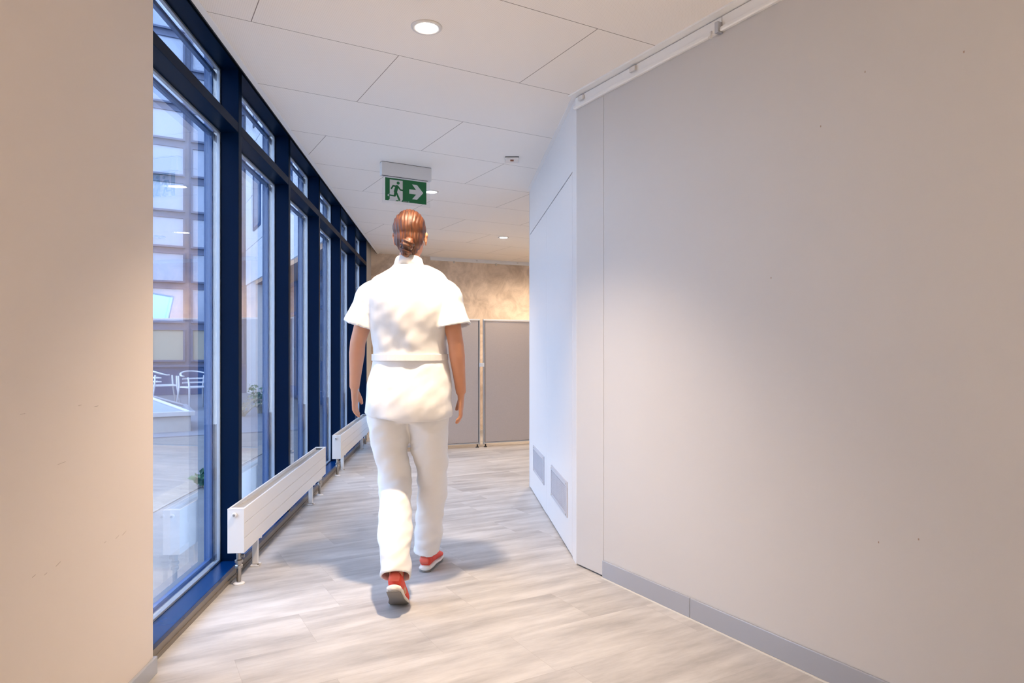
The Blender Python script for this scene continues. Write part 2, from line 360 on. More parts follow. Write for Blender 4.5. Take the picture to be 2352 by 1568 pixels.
# door wall: plan polygon with a recess for the two door leaves
DL0, DL1, DTOP = .12, 2.075, 2.10
Ld = 2.09
bm = bmesh.new()
poly(bm, [Dp(0, .05), Dp(Ld, .05), Dp(Ld, .25), (3.9, 7.3), (3.9, 1.5), Rp(-4.6, .05)], 0, H+.2)
wd = struct(obj('wall_door_side', bm, M['wall']))
bm = B((-.0, .05, 0, .115, 0, H+.1), (-.0, .05, DL1, Ld, 0, H+.1), (0, .05, .115, DL1, DTOP+.008, H+.1))
wf = obj('door_surround', bm, M['panel_white'], loc=D0, rz=TH, bevel=.0015); struct(wf)
def vent(parent, s0, s1, z0, z1):
    g = bmesh.new(); fr = .03
    box(g, -.007, .002, s0, s1, z1-fr, z1); box(g, -.007, .002, s0, s1, z0, z0+fr*.7)
    box(g, -.007, .002, s0, s0+fr, z0+fr*.7, z1-fr); box(g, -.007, .002, s1-fr*.6, s1, z0+fr*.7, z1-fr)
    v = obj('vent_grille', g, M['vent'], parent, bevel=.0015)
    sl = bmesh.new(); n = 14
    for i in range(n):
        z = z0+fr*.7+.004 + (z1-z0-1.7*fr-.008)*(i+.5)/n
        a = [sl.verts.new(p) for p in ((-.005, s0+fr, z-.0035), (-.005, s1-fr*.6, z-.0035), (.0, s1-fr*.6, z+.0035), (.0, s0+fr, z+.0035))]
        b = [sl.verts.new(p.co + Vector((.0012, 0, -.001))) for p in a]
        sl.faces.new(a); sl.faces.new(b[::-1])
        for k in range(4): sl.faces.new((a[k], a[(k+1) % 4], b[(k+1) % 4], b[k]))
    n2 = int((s1-s0)/.03)
    for i in range(1, n2): 
        s = s0+fr + (s1-s0-1.6*fr)*i/n2; box(sl, -.0045, .001, s-.0016, s+.0016, z0+fr*.7, z1-fr)
    obj('louvre', sl, M['vent'], v)
    for s in (s0+.03, s1-.03):
        for z in (z0+.012, z1-.014):
            sb = bmesh.new(); cyl(sb, (-.0105, s, z), (-.006, s, z), .0055, 12); obj('screw', sb, M['steel'], v, smooth=False)
    return v
mid = (DL0 + DL1)/2
for i, (a, b, vs) in enumerate(((DL0, mid-.002, (.26, .865)), (mid+.002, DL1-.004, (1.205, 1.81)))):
    dd = struct(obj('door_%d' % (i+1), B((.0, .04, a, b, .012 - .004*i, DTOP)), M['panel_white'], loc=D0, rz=TH, bevel=.0012))
    vent(dd, vs[0], vs[1], .186, .387)
struct(obj('trim_1', B((-.022, .0, -.01, Ld, H-.004, H+.002)), M['trim_white'], loc=D0, rz=TH))
# far corner guard of the door wall
struct(obj('trim_2', B((-.003, .25, Ld, Ld+.004, 0, H)), M['panel_white'], loc=D0, rz=TH))

# right wall: strip panel beside the corner, seam, main wall
JS = -.232                                   # seam
struct(obj('wall_right_panel', B((.0, .05, JS+.0012, -.001, .008, H)), M['wall'], loc=D0, rz=TR, bevel=.002))
struct(obj('wall_right', B((.0, .12, -6.2, JS-.0012, 0, H)), M['wall'], loc=D0, rz=TR))
sk = -.83
struct(obj('baseboard_right', B((-.011, 0, sk-.0008+.0016, JS-.002, .004, .088)), M['base_grey'], loc=D0, rz=TR, bevel=.002))
struct(obj('baseboard_right_near', B((-.011, 0, -6.0, sk-.0008, .004, .088)), M['base_grey'], loc=D0, rz=TR, bevel=.002))
struct(obj('trim_3', B((-.016, 0, -6.0, JS-.002, 0, .004)), M['sealant'], loc=D0, rz=TR))
bm = bmesh.new()
for (px, py) in ((2018, 1245), (2110, 1238), (1771, 638), (1987, 165), (1885, 290), (2214, 119)):
    u = (px-1176)/1549; m = (u*Cy - Cx)/(.5817 + u); Y = Cy - m; s = -m/math.cos(TR); z = CAMH-(py-810)/1549*Y
    box(bm, -.0006, .0, s-.0018, s+.0018, z-.003, z+.003)
obj('nail_mark', bm, pmat('nail_hole_brown', (.35, .27, .22), .7), bpy.data.objects['wall_right'])

# ceiling strip + picture rail on the right wall
struct(obj('trim_4', B((-.045, .0, -6.0, .01, H-.008, H+.002)), M['trim_white'], loc=D0, rz=TR, bevel=.001))
pr = thing('picture_rail', 'long white metal picture rail under the ceiling on the near right wall', 'rail', (Cx, Cy, 0), TR)
def rail_profile(s0, s1, par, nm='rail_channel'):
    g = bmesh.new()
    prism(g, [(0, 2.462), (-.006, 2.462), (-.006, 2.422), (-.020, 2.416), (-.022, 2.404), (-.017, 2.400), (0, 2.403)], s0, s1)
    return obj(nm, g, M['trim_white'], par)
rail_profile(-1.0, -.0, pr); rail_profile(-6.0, -1.004, pr)
for s in (-.06, -.47, -1.35, -2.1): obj('clip', B((-.020, -.008, s-.02, s+.02, 2.432, 2.455)), M['white_metal'], pr, bevel=.002)
obj('joint_connector', B((-.029, -.0, -.99-.012, -.99+.006, 2.396, 2.44)), M['frame_alu'], pr, bevel=.001)
obj('hook', B((-.027, -.021, -.965, -.957, 2.385, 2.415), (-.034, -.027, -.967, -.955, 2.385, 2.394)), M['white_metal'], pr)
# back-wall picture rail
pr2 = thing('picture_rail', 'short white picture rail with small hooks on the beige wall at the far end', 'rail', BKo, BK)
g = bmesh.new(); box(g, -1.55, 1.5, -.02, 0, H-.05, H-.03); box(g, -1.55, 1.5, -.012, 0, H-.03, H-.0); obj('rail_channel', g, M['trim_white'], pr2)
for x in (-1.2, -.55): obj('hook', B((x-.012, x+.012, -.03, -.02, H-.075, H-.045)), M['steel'], pr2)
for x in (-.85, -.2): obj('clip', B((x-.01, x+.01, -.024, -.012, H-.03, H-.012)), M['white_metal'], pr2)

# ------------------------------------------------------------------ window wall
mY = [1.33, 2.38, 3.427, 4.49, 5.53, 6.60, 7.64, 8.68]
SILL = .064; HEAD = 2.559; T0, T1 = 2.238, 2.287
G = -.094
struct(obj('trim_5', B((-.02, .0, sW(2.346), sW(8.70), 0, SILL-.004), (.0, .006, sW(2.346), sW(8.70), 0, .016)), M['plinth'], loc=W0, rz=TH, bevel=.001))
struct(obj('trim_6', B((.082, .108, sW(-3), sW(9.6), H-.004, H+.004)), M['trim_white'], loc=W0, rz=TH))
struct(obj('trim_7', B((.074, .083, sW(-3), sW(9.6), H-.002, H+.05)), M['dark'], loc=W0, rz=TH))
for i in range(6):
    s0, s1 = sW(mY[i+1]) + .053, sW(mY[i+2])
    wdw = sthing('window_%d' % (i+1), W0, TH)
    # parts: mullion at the far end of the bay, sill, transom, head, panes, outer frame, seal
    obj('mullion', B((G-.03, 0, s1, s1+.053, SILL-.002, HEAD+.2)), M['blue'], wdw, bevel=.0015)
    obj('outer_profile', B((G-.075, G-.0305, s1-.001, s1+.054, SILL-.002, HEAD+.2)), M['blue_skylit'], wdw)
    if i == 0: obj('mullion', B((G, 0, sW(mY[1]), sW(mY[1])+.053, SILL-.002, HEAD+.2)), M['blue'], wdw)
    obj('sill', B((G-.02, 0.001, s0 + .0005, s1-.0005, SILL-.02, SILL)), M['blue_sill'], wdw, bevel=.0015)
    obj('transom', B((G, -.0005, s0+.0005, s1-.0005, T0, T1)), M['blue'], wdw, bevel=.0015)
    obj('head', B((G-.02, -.0005, s0+.0005, s1-.0005, HEAD, HEAD+.2)), M['blue'], wdw, bevel=.0015)
    for k, (z0, z1) in enumerate(((SILL, T0), (T1, HEAD))):
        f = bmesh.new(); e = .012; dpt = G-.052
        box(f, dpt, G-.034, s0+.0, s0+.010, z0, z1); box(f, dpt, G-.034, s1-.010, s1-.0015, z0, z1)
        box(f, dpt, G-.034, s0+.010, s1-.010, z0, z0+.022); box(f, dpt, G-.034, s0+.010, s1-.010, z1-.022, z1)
        obj('frame', f, M['blue_skylit'], wdw)
        r = bmesh.new(); sw = .011
        box(r, G-.010, G+.006, s0+.0005, s0+sw, z0+.0005, z1-.0005); box(r, G-.010, G+.006, s1-sw, s1-.0005, z0+.0005, z1-.0005)
        box(r, G-.010, G+.006, s0+sw, s1-sw, z0+.0005, z0+sw); box(r, G-.010, G+.006, s0+sw, s1-sw, z1-sw, z1-.0005)
        obj('seal', r, M['seal'], wdw, bevel=.0015)
        obj('glass_pane', B((G-.028, G-.006, s0+sw*.5, s1-sw*.5, z0+sw*.5, z1-sw*.5)), M['glass'], wdw)

# ------------------------------------------------------------------ radiators
def make_radiator(label):
    # origin: plan point under the near end, on the radiator's window side; local y runs along the wall
    r = thing('radiator', label, 'radiator', group=None)
    Lr, Tk, z0, z1 = 2.14, .078, .160, .372
    b = bmesh.new()
    # front panel with two grooves (room side = +x)
    zs = [z0, z0+.071, z0+.074, z0+.142, z0+.145, z1-.002]
    box(b, Tk-.010, Tk-.003, 0.004, Lr-.004, z0+.002, z1-.004)
    for a, c in ((z0, z0+.0695), (z0+.0715, z0+.1405), (z0+.1425, z1-.003)): box(b, Tk-.004, Tk, .002, Lr-.002, a, c)
    obj('front_panel', b, M['white_metal'], r, bevel=.0012)
    b = bmesh.new(); box(b, 0, .006, .003, Lr-.003, z0, z1-.003); obj('back_panel', b, M['white_metal'], r, bevel=.001)
    for ya, yb in ((0, .006), (Lr-.006, Lr)): obj('side_cover', B((0, Tk, ya, yb, z0, z1)), M['white_metal'], r, bevel=.002)
    g = bmesh.new(); box(g, 0, .009, 0, Lr, z1-.004, z1+.001); box(g, Tk-.009, Tk, 0, Lr, z1-.004, z1+.001)
    box(g, .009, Tk-.009, 0, .03, z1-.004, z1+.001); box(g, .009, Tk-.009, Lr-.03, Lr, z1-.004, z1+.001)
    obj('top_rim', g, M['white_metal'], r, bevel=.001)
    g = bmesh.new(); n = 80
    box(g, .006, Tk-.01, .02, Lr-.02, z1-.05, z1-.045)
    for i in range(n): y = .03 + (Lr-.06)*i/(n-1); box(g, .006, Tk-.01, y-.001, y+.001, z1-.045, z1-.018)
    obj('convector_fins', g, M['white_metal'], r)
    g = bmesh.new(); cyl(g, (.034, -.012, z1-.028), (.034, 0, z1-.028), .0115, 20); vp = obj('vent_plug', g, M['white_metal'], r, smooth=False, bevel=.002)
    g = bmesh.new(); cyl(g, (.034, -.0145, z1-.028), (.034, -.011, z1-.028), .0055, 12); obj('bleed_screw', g, M['brass'], vp)
    def valve(y, head):
        g = bmesh.new(); x = .040
        pr_ = [(.0001, .012), (.0105, .012), (.0105, .075), (.018, .078), (.018, .090), (.014, .094), (.014, .102), (.019, .105), (.019, .116), (.012, .120), (.012, .150), (.016, .152), (.016, .162), (.0001, .162)]
        lathe(g, pr_, 20, (x, y, 0))
        cyl(g, (x, y, .135), (x+.026, y, .135), .008, 12)
        v = obj('valve', g, M['brass'], r, smooth=False)
        g = bmesh.new(); lathe(g, [(.0001, 0), (.027, 0), (.027, .004), (.016, .009), (.0001, .009)], 24, (x, y, 0)); obj('floor_collar', g, M['white_metal'], v)
        if head:
            g = bmesh.new(); cyl(g, (x+.0, y-.03, .142), (x+.0, y-.075, .142), .024, 24, .02); obj('thermostat_head', g, M['white_metal'], v, bevel=.003)
    valve(.045, False); valve(Lr-.05, True)
    for y in (.33, Lr-.39):
        g = bmesh.new(); box(g, .025, .053, y-.012, y+.012, .010, z0+.05); box(g, .018, .062, y-.028, y+.028, 0, .008)
        lg = obj('leg', g, M['white_metal'], r, bevel=.002)
        g = bmesh.new(); cyl(g, (.034, y+.0, z0-.005), (.070, y+.0, z0-.005), .012, 14); obj('bracket_knob', g, M['white_metal'], lg)
        for bx_, by_ in ((.058, y-.018), (.024, y+.018)):
            g = bmesh.new(); cyl(g, (bx_, by_, .006), (bx_, by_, .014), .006, 10); obj('bolt', g, M['brass'], lg)
    return r
rad = make_radiator('white low panel radiator nearest the camera, in front of the first windows')
rad.location = (*Wp(sW(3.225), .009), 0); rad.rotation_euler = (0, 0, TH)
rad2 = copy_tree(rad); rad2.location = (*Wp(sW(6.10), .009), 0)
rad2['label'] = 'white low panel radiator farther down the corridor, partly behind the walking person'
for r in (rad, rad2): r['group'] = 'low radiators along the windows'

# ------------------------------------------------------------------ downlights
def downlight(x, y, label, k=1, wide=101, bl=.85):
    t = thing('downlight', label, 'ceiling light', (x, y, H), 0, 'recessed round downlights')
    g = bmesh.new(); lathe(g, [(.046, -.0005), (.048, -.006), (.060, -.0065), (.0645, -.003), (.065, .0), (.046, .0)], 48)
    obj('trim_ring', g, M['white_metal'], t, smooth=True)
    g = bmesh.new(); lathe(g, [(.0001, -.002), (.0475, -.002), (.0475, -.0003), (.0001, -.0003)], 48)
    obj('diffuser', g, M['lamp'], t)
    ld = bpy.data.lights.new('downlight_beam', 'SPOT'); ld.energy = LAMP_W*k; ld.color = LAMP_COL
    ld.spot_size = math.radians(wide); ld.spot_blend = bl; ld.shadow_soft_size = .05
    lo = bpy.data.objects.new('downlight_beam', ld); C.objects.link(lo); lo.parent = t; lo.location = (0, 0, -.012)
    return t
downlight(-.355, 2.804, 'large round ceiling downlight nearest the camera, near the top of the view', 1.15, 99)
downlight(-.68, 5.668, 'round ceiling downlight just right of the green exit sign', .4)
downlight(-.10, 7.92, 'round ceiling downlight farthest away, above the partition screens', .4, 116, .8)
downlight(1.30, 8.6, 'unseen added fill downlight around the corner, out of direct view', .65, 172, .6)  # unseen lamp added to brighten the far end
downlight(.80, 9.0, 'unseen added fill downlight close to the beige wall, hidden by the door wall', .6, 172, .6)  # unseen lamp added to lift the beige wall
downlight(.1, -1.3, 'unseen added fill downlight behind the viewpoint in the middle of the passage', 3.6, 102, .8)  # lamp added behind the camera to raise the ambient level
downlight(2.0, -1.6, 'unseen added fill downlight farthest behind the viewpoint on the right', 3.2, 102, .8)  # second lamp added behind the camera as warm fill

# ------------------------------------------------------------------ motion detectors
def detector(x, y, label):
    t = thing('motion_detector', label, 'detector', (x, y, H), math.radians(0), 'ceiling motion detectors')
    g = bmesh.new(); box(g, -.047, .047, -.047, .047, -.022, -.002); obj('housing', g, M['white_metal'], t, bevel=.006)
    g = bmesh.new(); box(g, -.047, .047, -.047, .047, -.003, .0); obj('base_plate', g, M['dark'], t)
    g = bmesh.new(); box(g, -.012, .012, -.044, -.018, -.026, -.021); obj('sensor_lens', g, M['brownish'], t, bevel=.001)
    return t
detector(.0, 4.70, 'small square white ceiling detector with brown lens, right of the exit sign')
detector(.262, 8.25, 'small ceiling detector peeking out beside the door wall edge')

# ------------------------------------------------------------------ exit sign
SGo = Vector((-.918, 4.755, H)); sg = thing('exit_sign', 'green and white exit sign with running figure and right arrow hanging from ceiling', 'sign', SGo, A0)
obj('housing', B((0, .378, 0, .045, -.098, -.003)), M['house'], sg, bevel=.002)
obj('gasket', B((.002, .376, .002, .043, -.003, 0)), M['dark'], sg)
obj('slot', B((.004, .350, .004, .010, -.1005, -.097)), M['dark'], sg)
obj('acrylic_panel', B((.006, .368, .0045, .0095, -.292, -.0995)), M['acrylic'], sg)
gx0, gx1, gz0, gz1 = .026, .338, -.273, -.112
gp = obj('pictogram_plate', B((gx0, gx1, .0012, .0040, gz0, gz1)), M['green'], sg)
def sp(u, v): return (gx0 + (gx1-gx0)*u, gz1 - (gz1-gz0)*v)     # u right, v down, 0..1
AR = (gz1-gz0)/(gx1-gx0)
def flat(name, polys, mat, y, par):
    g = bmesh.new()
    for pts in polys: prism(g, [sp(*p) for p in pts], y, y+.0009)
    return obj(name, g, mat, par)
def capsule(p, q, r, n=8):        # in (u,v) with r relative to u
    p = Vector((p[0], p[1]*AR)); q = Vector((q[0], q[1]*AR)); d = (q-p); a = math.atan2(d.y, d.x); out = []
    for k in range(n+1): t = a + PI/2 + PI*k/n; out.append((p.x + r*math.cos(t), (p.y + r*math.sin(t))/AR))
    for k in range(n+1): t = a - PI/2 + PI*k/n; out.append((q.x + r*math.cos(t), (q.y + r*math.sin(t))/AR))
    return out
flat('doorway', [[(.105, .07), (.415, .07), (.415, .90), (.385, 1.0), (.30, 1.0), (.33, .95), (.27, .95), (.235, 1.0), (.07, 1.0), (.105, .93)], capsule((.075, .775), (.15, .72), .022)], M['signwhite'], .0004, gp)
arrow = [(.575, .40), (.745, .40), (.645, .17), (.765, .17), (.92, .50), (.765, .83), (.645, .83), (.745, .60), (.575, .60)]
flat('arrow', [arrow], M['signwhite'], .0004, gp)
fig = [[(.305 + .036*math.cos(k*PI/10), .19 + .036*math.sin(k*PI/10)/AR) for k in range(20)],
       capsule((.275, .36), (.24, .58), .040), capsule((.265, .345), (.185, .335), .018), capsule((.185, .335), (.145, .46), .018),
       capsule((.300, .34), (.355, .48), .017), capsule((.355, .48), (.41, .49), .017),
       capsule((.235, .60), (.225, .76), .024), capsule((.225, .775), (.095, .765), .017),
       capsule((.255, .60), (.335, .93), .022)]
flat('running_figure', fig, M['green'], -.0004, gp)
flat('maker_line', [[(.425, .965), (.535, .965), (.535, .975), (.425, .975)], [(.555, .955), (.570, .955), (.570, .985), (.555, .985)]], M['signwhite'], .0006, gp)

# ------------------------------------------------------------------ partition screens
def screen(p, q, label, mat=None, zt=1.52):
    p = Vector((*p, 0)); q = Vector((*q, 0)); d = q-p; L = d.length; a = math.atan2(d.y, d.x)
    t = thing('partition_screen', label, 'partition', p, a, 'free-standing partition screens')
    m = mat or M['fabric']
    obj('fabric_panel', B((.022, L-.022, .003, .027, .060, zt-.022)), m, t)
    g = bmesh.new(); box(g, 0, .016, 0, .03, .035, zt-.001); box(g, L-.016, L, 0, .03, .035, zt-.001); box(g, .016, L-.016, 0, .03, .045, .058)
    obj('frame', g, M['frame_alu'], t, bevel=.002)
    g = bmesh.new(); box(g, .0165, .0215, .001, .029, .058, zt-.02); box(g, L-.0215, L-.0165, .001, .029, .058, zt-.02); box(g, .0165, L-.0165, .001, .029, .058, .0605)
    obj('shadow_groove', g, M['dark'], t)
    obj('top_cap', B((0, L, -.001, .031, zt-.018, zt)), M['trim_white'], t, bevel=.002)
    for x in (.03, L-.03):
        g = bmesh.new(); cyl(g, (x, .015, 0), (x, .015, .036), .008, 12); lathe(g, [(.0001, 0), (.022, 0), (.02, .008), (.0001, .01)], 16, (x, .015, 0)); obj('foot', g, M['rubber'], t)
    return t
P1 = (-.352, 8.00)
screen((-.338, 8.005), (.62, 8.40), 'right fabric partition screen, partly hidden by the white door wall')
screen((-1.30, 7.62), (-.378, 7.99), 'left fabric partition screen directly behind the walking person')
screen((-1.72, 8.45), (-1.315, 7.64), 'pale partition screen angled back towards the windows behind the person', M['panel_white'])
cp = tag(obj('screen_connector', B((-.030, .022, -.012, .036, .955, 1.0)), M['trim_white'], bevel=.002, loc=(-.352, 7.99, 0), rz=.39), 'small pale clip joining the two fabric partition screens', 'clip')

# screen on a floor stand round the corner (seen mirrored in the first window)
mt = thing('monitor', 'tilted lit monitor seen mirrored in the glass of the nearest window', 'monitor', (.62, 9.0, 0), math.radians(-38))
g = bmesh.new(); box(g, -.27, .27, -.02, .02, -.17, .17); a = obj('housing', g, M['paper'], mt, bevel=.006, loc=(0, 0, 1.72)); a.rotation_euler = (.25, -.12, 0)
obj('display', B((-.25, .25, -.0215, -.0195, -.15, .15)), M['screen'], a)
g = bmesh.new(); cyl(g, (0, .04, .02), (0, .04, 1.72), .018); obj('pole', g, M['steel'], mt)
g = bmesh.new(); lathe(g, [(.0001, 0), (.22, 0), (.21, .02), (.0001, .025)], 32, (0, .04, 0)); obj('base', g, M['paper'], mt)

# ------------------------------------------------------------------ courtyard outside
struct(obj('ground_outside', poly(bmesh.new(), [to_grid(p) for p in (Wp(-4, -.21), Wp(9.2, -.21), (-1.6, 9.9), (-2.5, 13), (-6.0, 20.5), (-24, 12), (-16, -6))], -.1, -.012), M['paving'], loc=(0, 0, 0), rz=A0))
struct(obj('gutter_outside', B((-1.22, -1.02, sW(-3), sW(9.0), -.02, -.006)), M['gravel'], loc=W0, rz=TH))
struct(obj('deck_outside', poly(bmesh.new(), [to_grid(p) for p in (tuple((dA*10.1 + dB*2.2)[:2]), tuple((dA*20.0 + dB*2.9)[:2]), tuple((dA*20.0 - dB*9)[:2]), tuple((dA*10.1 - dB*9)[:2]))], -.02, .0), M['deck'], rz=A0))
Fc = (-7.46, 18.9, 0)
fb = thing('courtyard_building', 'tall gridded glass facade with navy base across the courtyard, seen through the nearest window', 'building', Fc, A0)
obj('wall', B((-8, .6, .10, .5, .0, 13)), M['fac_grid'], fb)
obj('wall_base', B((-8, .0, -.02, .10, .0, .74)), M['fac_blue'], fb)
obj('ledge', B((-8, .0, -.10, .10, .74, .80)), M['fac_grid'], fb)
rows = [(.88, 1.78, 'b'), (1.92, 2.88, 'w'), (3.0, 3.82, 'w'), (3.94, 4.78, 'w'), (4.9, 5.72, 'w'), (5.86, 6.68, 'w'), (6.82, 7.64, 'w'), (7.78, 8.6, 'w'), (8.74, 9.6, 'w'), (9.75, 10.6, 'w'), (10.75, 11.6, 'w')]
for j, (z0, z1, k) in enumerate(rows):
    for i in range(6):
        x1 = -.46 - i + 1.0 - .07; x0 = x1 - .86
        if x1 > 0: x1 = -.05
        f = bmesh.new(); e = .05
        box(f, x0, x1, .02, .12, z0, z0+e); box(f, x0, x1, .02, .12, z1-e, z1); box(f, x0, x0+e, .02, .12, z0+e, z1-e); box(f, x1-e, x1, .02, .12, z0+e, z1-e)
        ff = obj('window', f, M['fac_grid'], fb)
        obj('pane', B((x0+e, x1-e, .07, .09, z0+e, z1-e)), M['beige_band'] if k == 'b' else M['fac_pane'], ff)
wg = thing('courtyard_wing', 'pale rendered wing raised over a dark glazed ground floor, seen through the middle windows', 'building', Fc, A0)
g = bmesh.new(); zz = [3.0, 3.97, 5.3, 6.6, 7.9, 9.2, 10.5, 13]
for a, b in zip(zz, zz[1:]): box(g, 0, .35, -11, -.0, a+.012, b-.012)
box(g, .02, .4, -11, 0, 3.0, 13); obj('wall_panel', g, M['facade'], wg)
obj('soffit', B((0.02, .9, -11, -1.2, 2.90, 2.995)), M['soffit'], wg)
obj('ground_floor_wall', B((.75, .9, -11, 0, 0, 2.9)), M['fac_blue'], wg)
obj('end_column', B((.02, .75, -1.55, 0, 0, 2.99)), M['column'], wg)
obj('warm_pier', B((.30, .75, -1.95, -1.56, 0, 2.89)), M['soffit'], wg)
for i in range(6):
    y0 = -3.45 - i*1.35
    f = bmesh.new(); box(f, .66, .76, y0, y0+.08, .1, 2.85); box(f, .66, .76, y0+1.17, y0+1.25, .1, 2.85); box(f, .66, .76, y0+.08, y0+1.17, 2.77, 2.85); box(f, .66, .76, y0+.08, y0+1.17, .1, .3); box(f, .66, .76, y0+.08, y0+1.17, 2.05, 2.12)
    ff = obj('glazed_door', f, M['fac_blue'], wg); obj('pane', B((.70, .72, y0+.08, y0+1.17, .3, 2.77)), M['fac_dark'], ff)
    obj('handle', B((.60, .65, y0+.10, y0+.12, .95, 1.25)), M['steel'], ff)
for y0, z0 in ((-2.5, 4.3), (-6.2, 4.3), (-9.6, 4.3), (-2.5, 7.0), (-6.2, 7.0), (-9.6, 7.0)):
    f = bmesh.new(); e = .07; y1 = y0+1.1; z1 = z0+1.6
    box(f, -.03, .05, y0, y1, z0, z0+e); box(f, -.03, .05, y0, y1, z1-e, z1); box(f, -.03, .05, y0, y0+e, z0+e, z1-e); box(f, -.03, .05, y1-e, y1, z0+e, z1-e)
    ff = obj('window', f, M['fac_blue'], wg); obj('pane', B((-.012, .0, y0+e, y1-e, z0+e, z1-e)), M['fac_pane'], ff)

# skylight kerb box
sk_ = thing('skylight', 'low concrete skylight box with framed sloping glass, outside the nearest window', 'skylight', (-4.60, 9.66, -.012), A0)
obj('kerb', B((-2.6, 0, 0, 1.5, 0, .235)), M['concrete'], sk_, bevel=.01)
obj('frame', B((-2.65, .05, -.05, 0.02, .235, .30), (-2.65, .05, 1.48, 1.55, .235, .30), (-.02, .05, .02, 1.48, .235, .30), (-2.65, -2.58, .02, 1.48, .235, .30)), M['frame_alu'], sk_, bevel=.004)
g = bmesh.new(); e0 = [g.verts.new(v) for v in ((-2.58, .02, .27), (-.02, .02, .27), (-.02, 1.48, .27), (-2.58, 1.48, .27), (-1.85, .75, .56), (-.75, .75, .56))]
for f in ((0,1,5,4), (1,2,5), (2,3,4,5), (3,0,4), (3,2,1,0)): g.faces.new([e0[i] for i in f])
obj('glass', g, M['planter_glass'], sk_)
g = bmesh.new()
for a, b in (((-2.58, .02, .285), (-1.85, .75, .575)), ((-.02, .02, .285), (-.75, .75, .575)), ((-.02, 1.48, .285), (-.75, .75, .575)), ((-1.85, .75, .575), (-.75, .75, .575)), ((-2.58, 1.48, .285), (-1.85, .75, .575))): cyl(g, a, b, .022, 8)
obj('glazing_bars', g, M['chair'], sk_)

def garden_chair(x, y, rz, label):
    t = thing('garden_chair', label, 'chair', (x, y, 0.0), rz, 'pale wooden chairs on the courtyard deck')
    obj('seat', B((-.24, .24, -.22, .24, .42, .45)), M['chair'], t, bevel=.01)
    for sx in (-1, 1):
        for sy in (-1, 1):
            g = bmesh.new(); top = .66 if sy > 0 else .64
            tube(g, [(sx*.27, sy*.27, 0), (sx*.24, sy*.21, .44), (sx*.26, sy*.20, top)], [.014, .019, .016], 10); obj('leg', g, M['chair'], t, smooth=True)
    g = bmesh.new(); pts = []
    for k in range(17):
        a = -.25 + (PI+.5)*k/16; pts.append((.29*math.cos(a), .26*math.sin(a)-.0, .66 + .09*max(0, math.sin(a))))
    tube(g, pts, [(.022, .014)]*17, 10, ref=(0, 0, 1)); obj('armrest', g, M['chair'], t, smooth=True)
    g = bmesh.new()
    for z in (.52, .60):
        pts = [(.25*math.cos(a), .24*math.sin(a), z) for a in (.35 + (PI-.7)*k/8 for k in range(9))]
        tube(g, pts, [(.010, .016)]*9, 8, ref=(0, 0, 1))
    obj('back_slats', g, M['chair'], t, smooth=True)
garden_chair(-7.33, 14.2, 2.2, 'pale slatted garden chair behind the skylight box outside the window')
garden_chair(-6.32, 13.5, .9, 'pale curved-arm garden chair on the deck, right of its neighbour')

def plant(x, y, h, n, r, mat, label, cat='plant', leafy=True, seed=1):
    rnd = random.Random(seed); t = thing('courtyard_plant', label, cat, (x, y, -.012))
    st = bmesh.new(); lf = bmesh.new()
    for i in range(n):
        a = rnd.uniform(0, 2*PI); rr = r*rnd.uniform(.2, 1); hh = h*rnd.uniform(.5, 1)
        p0 = Vector((rnd.uniform(-.05, .05), rnd.uniform(-.05, .05), 0)); p2 = Vector((rr*math.cos(a), rr*math.sin(a), hh)); p1 = (p0+p2)/2 + Vector((0, 0, hh*.2))
        tube(st, [p0, p1, p2], [.006, .004, .002], 5, ref=(1, 0, 0))
        for k in range(7 if leafy else 3):
            f = rnd.uniform(.25, 1); c = p0.lerp(p1, f*2) if f < .5 else p1.lerp(p2, f*2-1)
            d = Vector((rnd.uniform(-1, 1), rnd.uniform(-1, 1), rnd.uniform(-.3, .8))).normalized(); s = d.orthogonal().normalized(); L = rnd.uniform(.04, .09)*(1 if leafy else .7); wd_ = L*.35
            nn = d.cross(s)*L*.12
            v = [lf.verts.new(q) for q in (c, c+d*L*.5+s*wd_, c+d*L, c+d*L*.5-s*wd_, c+d*L*.5+nn)]
            for q in ((0, 1, 4), (1, 2, 4), (2, 3, 4), (3, 0, 4)): lf.faces.new([v[i_] for i_ in q])
    obj('stem', st, M['stem'], t); obj('foliage', lf, mat, t)
plant(-4.65, 12.5, .62, 22, .30, M['leaf'], 'leafy green plant against the blue wall seen through the second window', seed=3)
plant(-4.75, 11.9, .35, 26, .45, M['stem'], 'dry pale weeds growing at the foot of the rendered column', leafy=False, seed=5)
plant(-5.3, 13.2, .30, 20, .40, M['stem'], 'pale dry grass clump on the deck edge beyond the second window', leafy=False, seed=6)
plant(-2.58, 5.72, .10, 16, .12, M['leaf'], 'small green weed in the gutter outside the nearest window', seed=8)

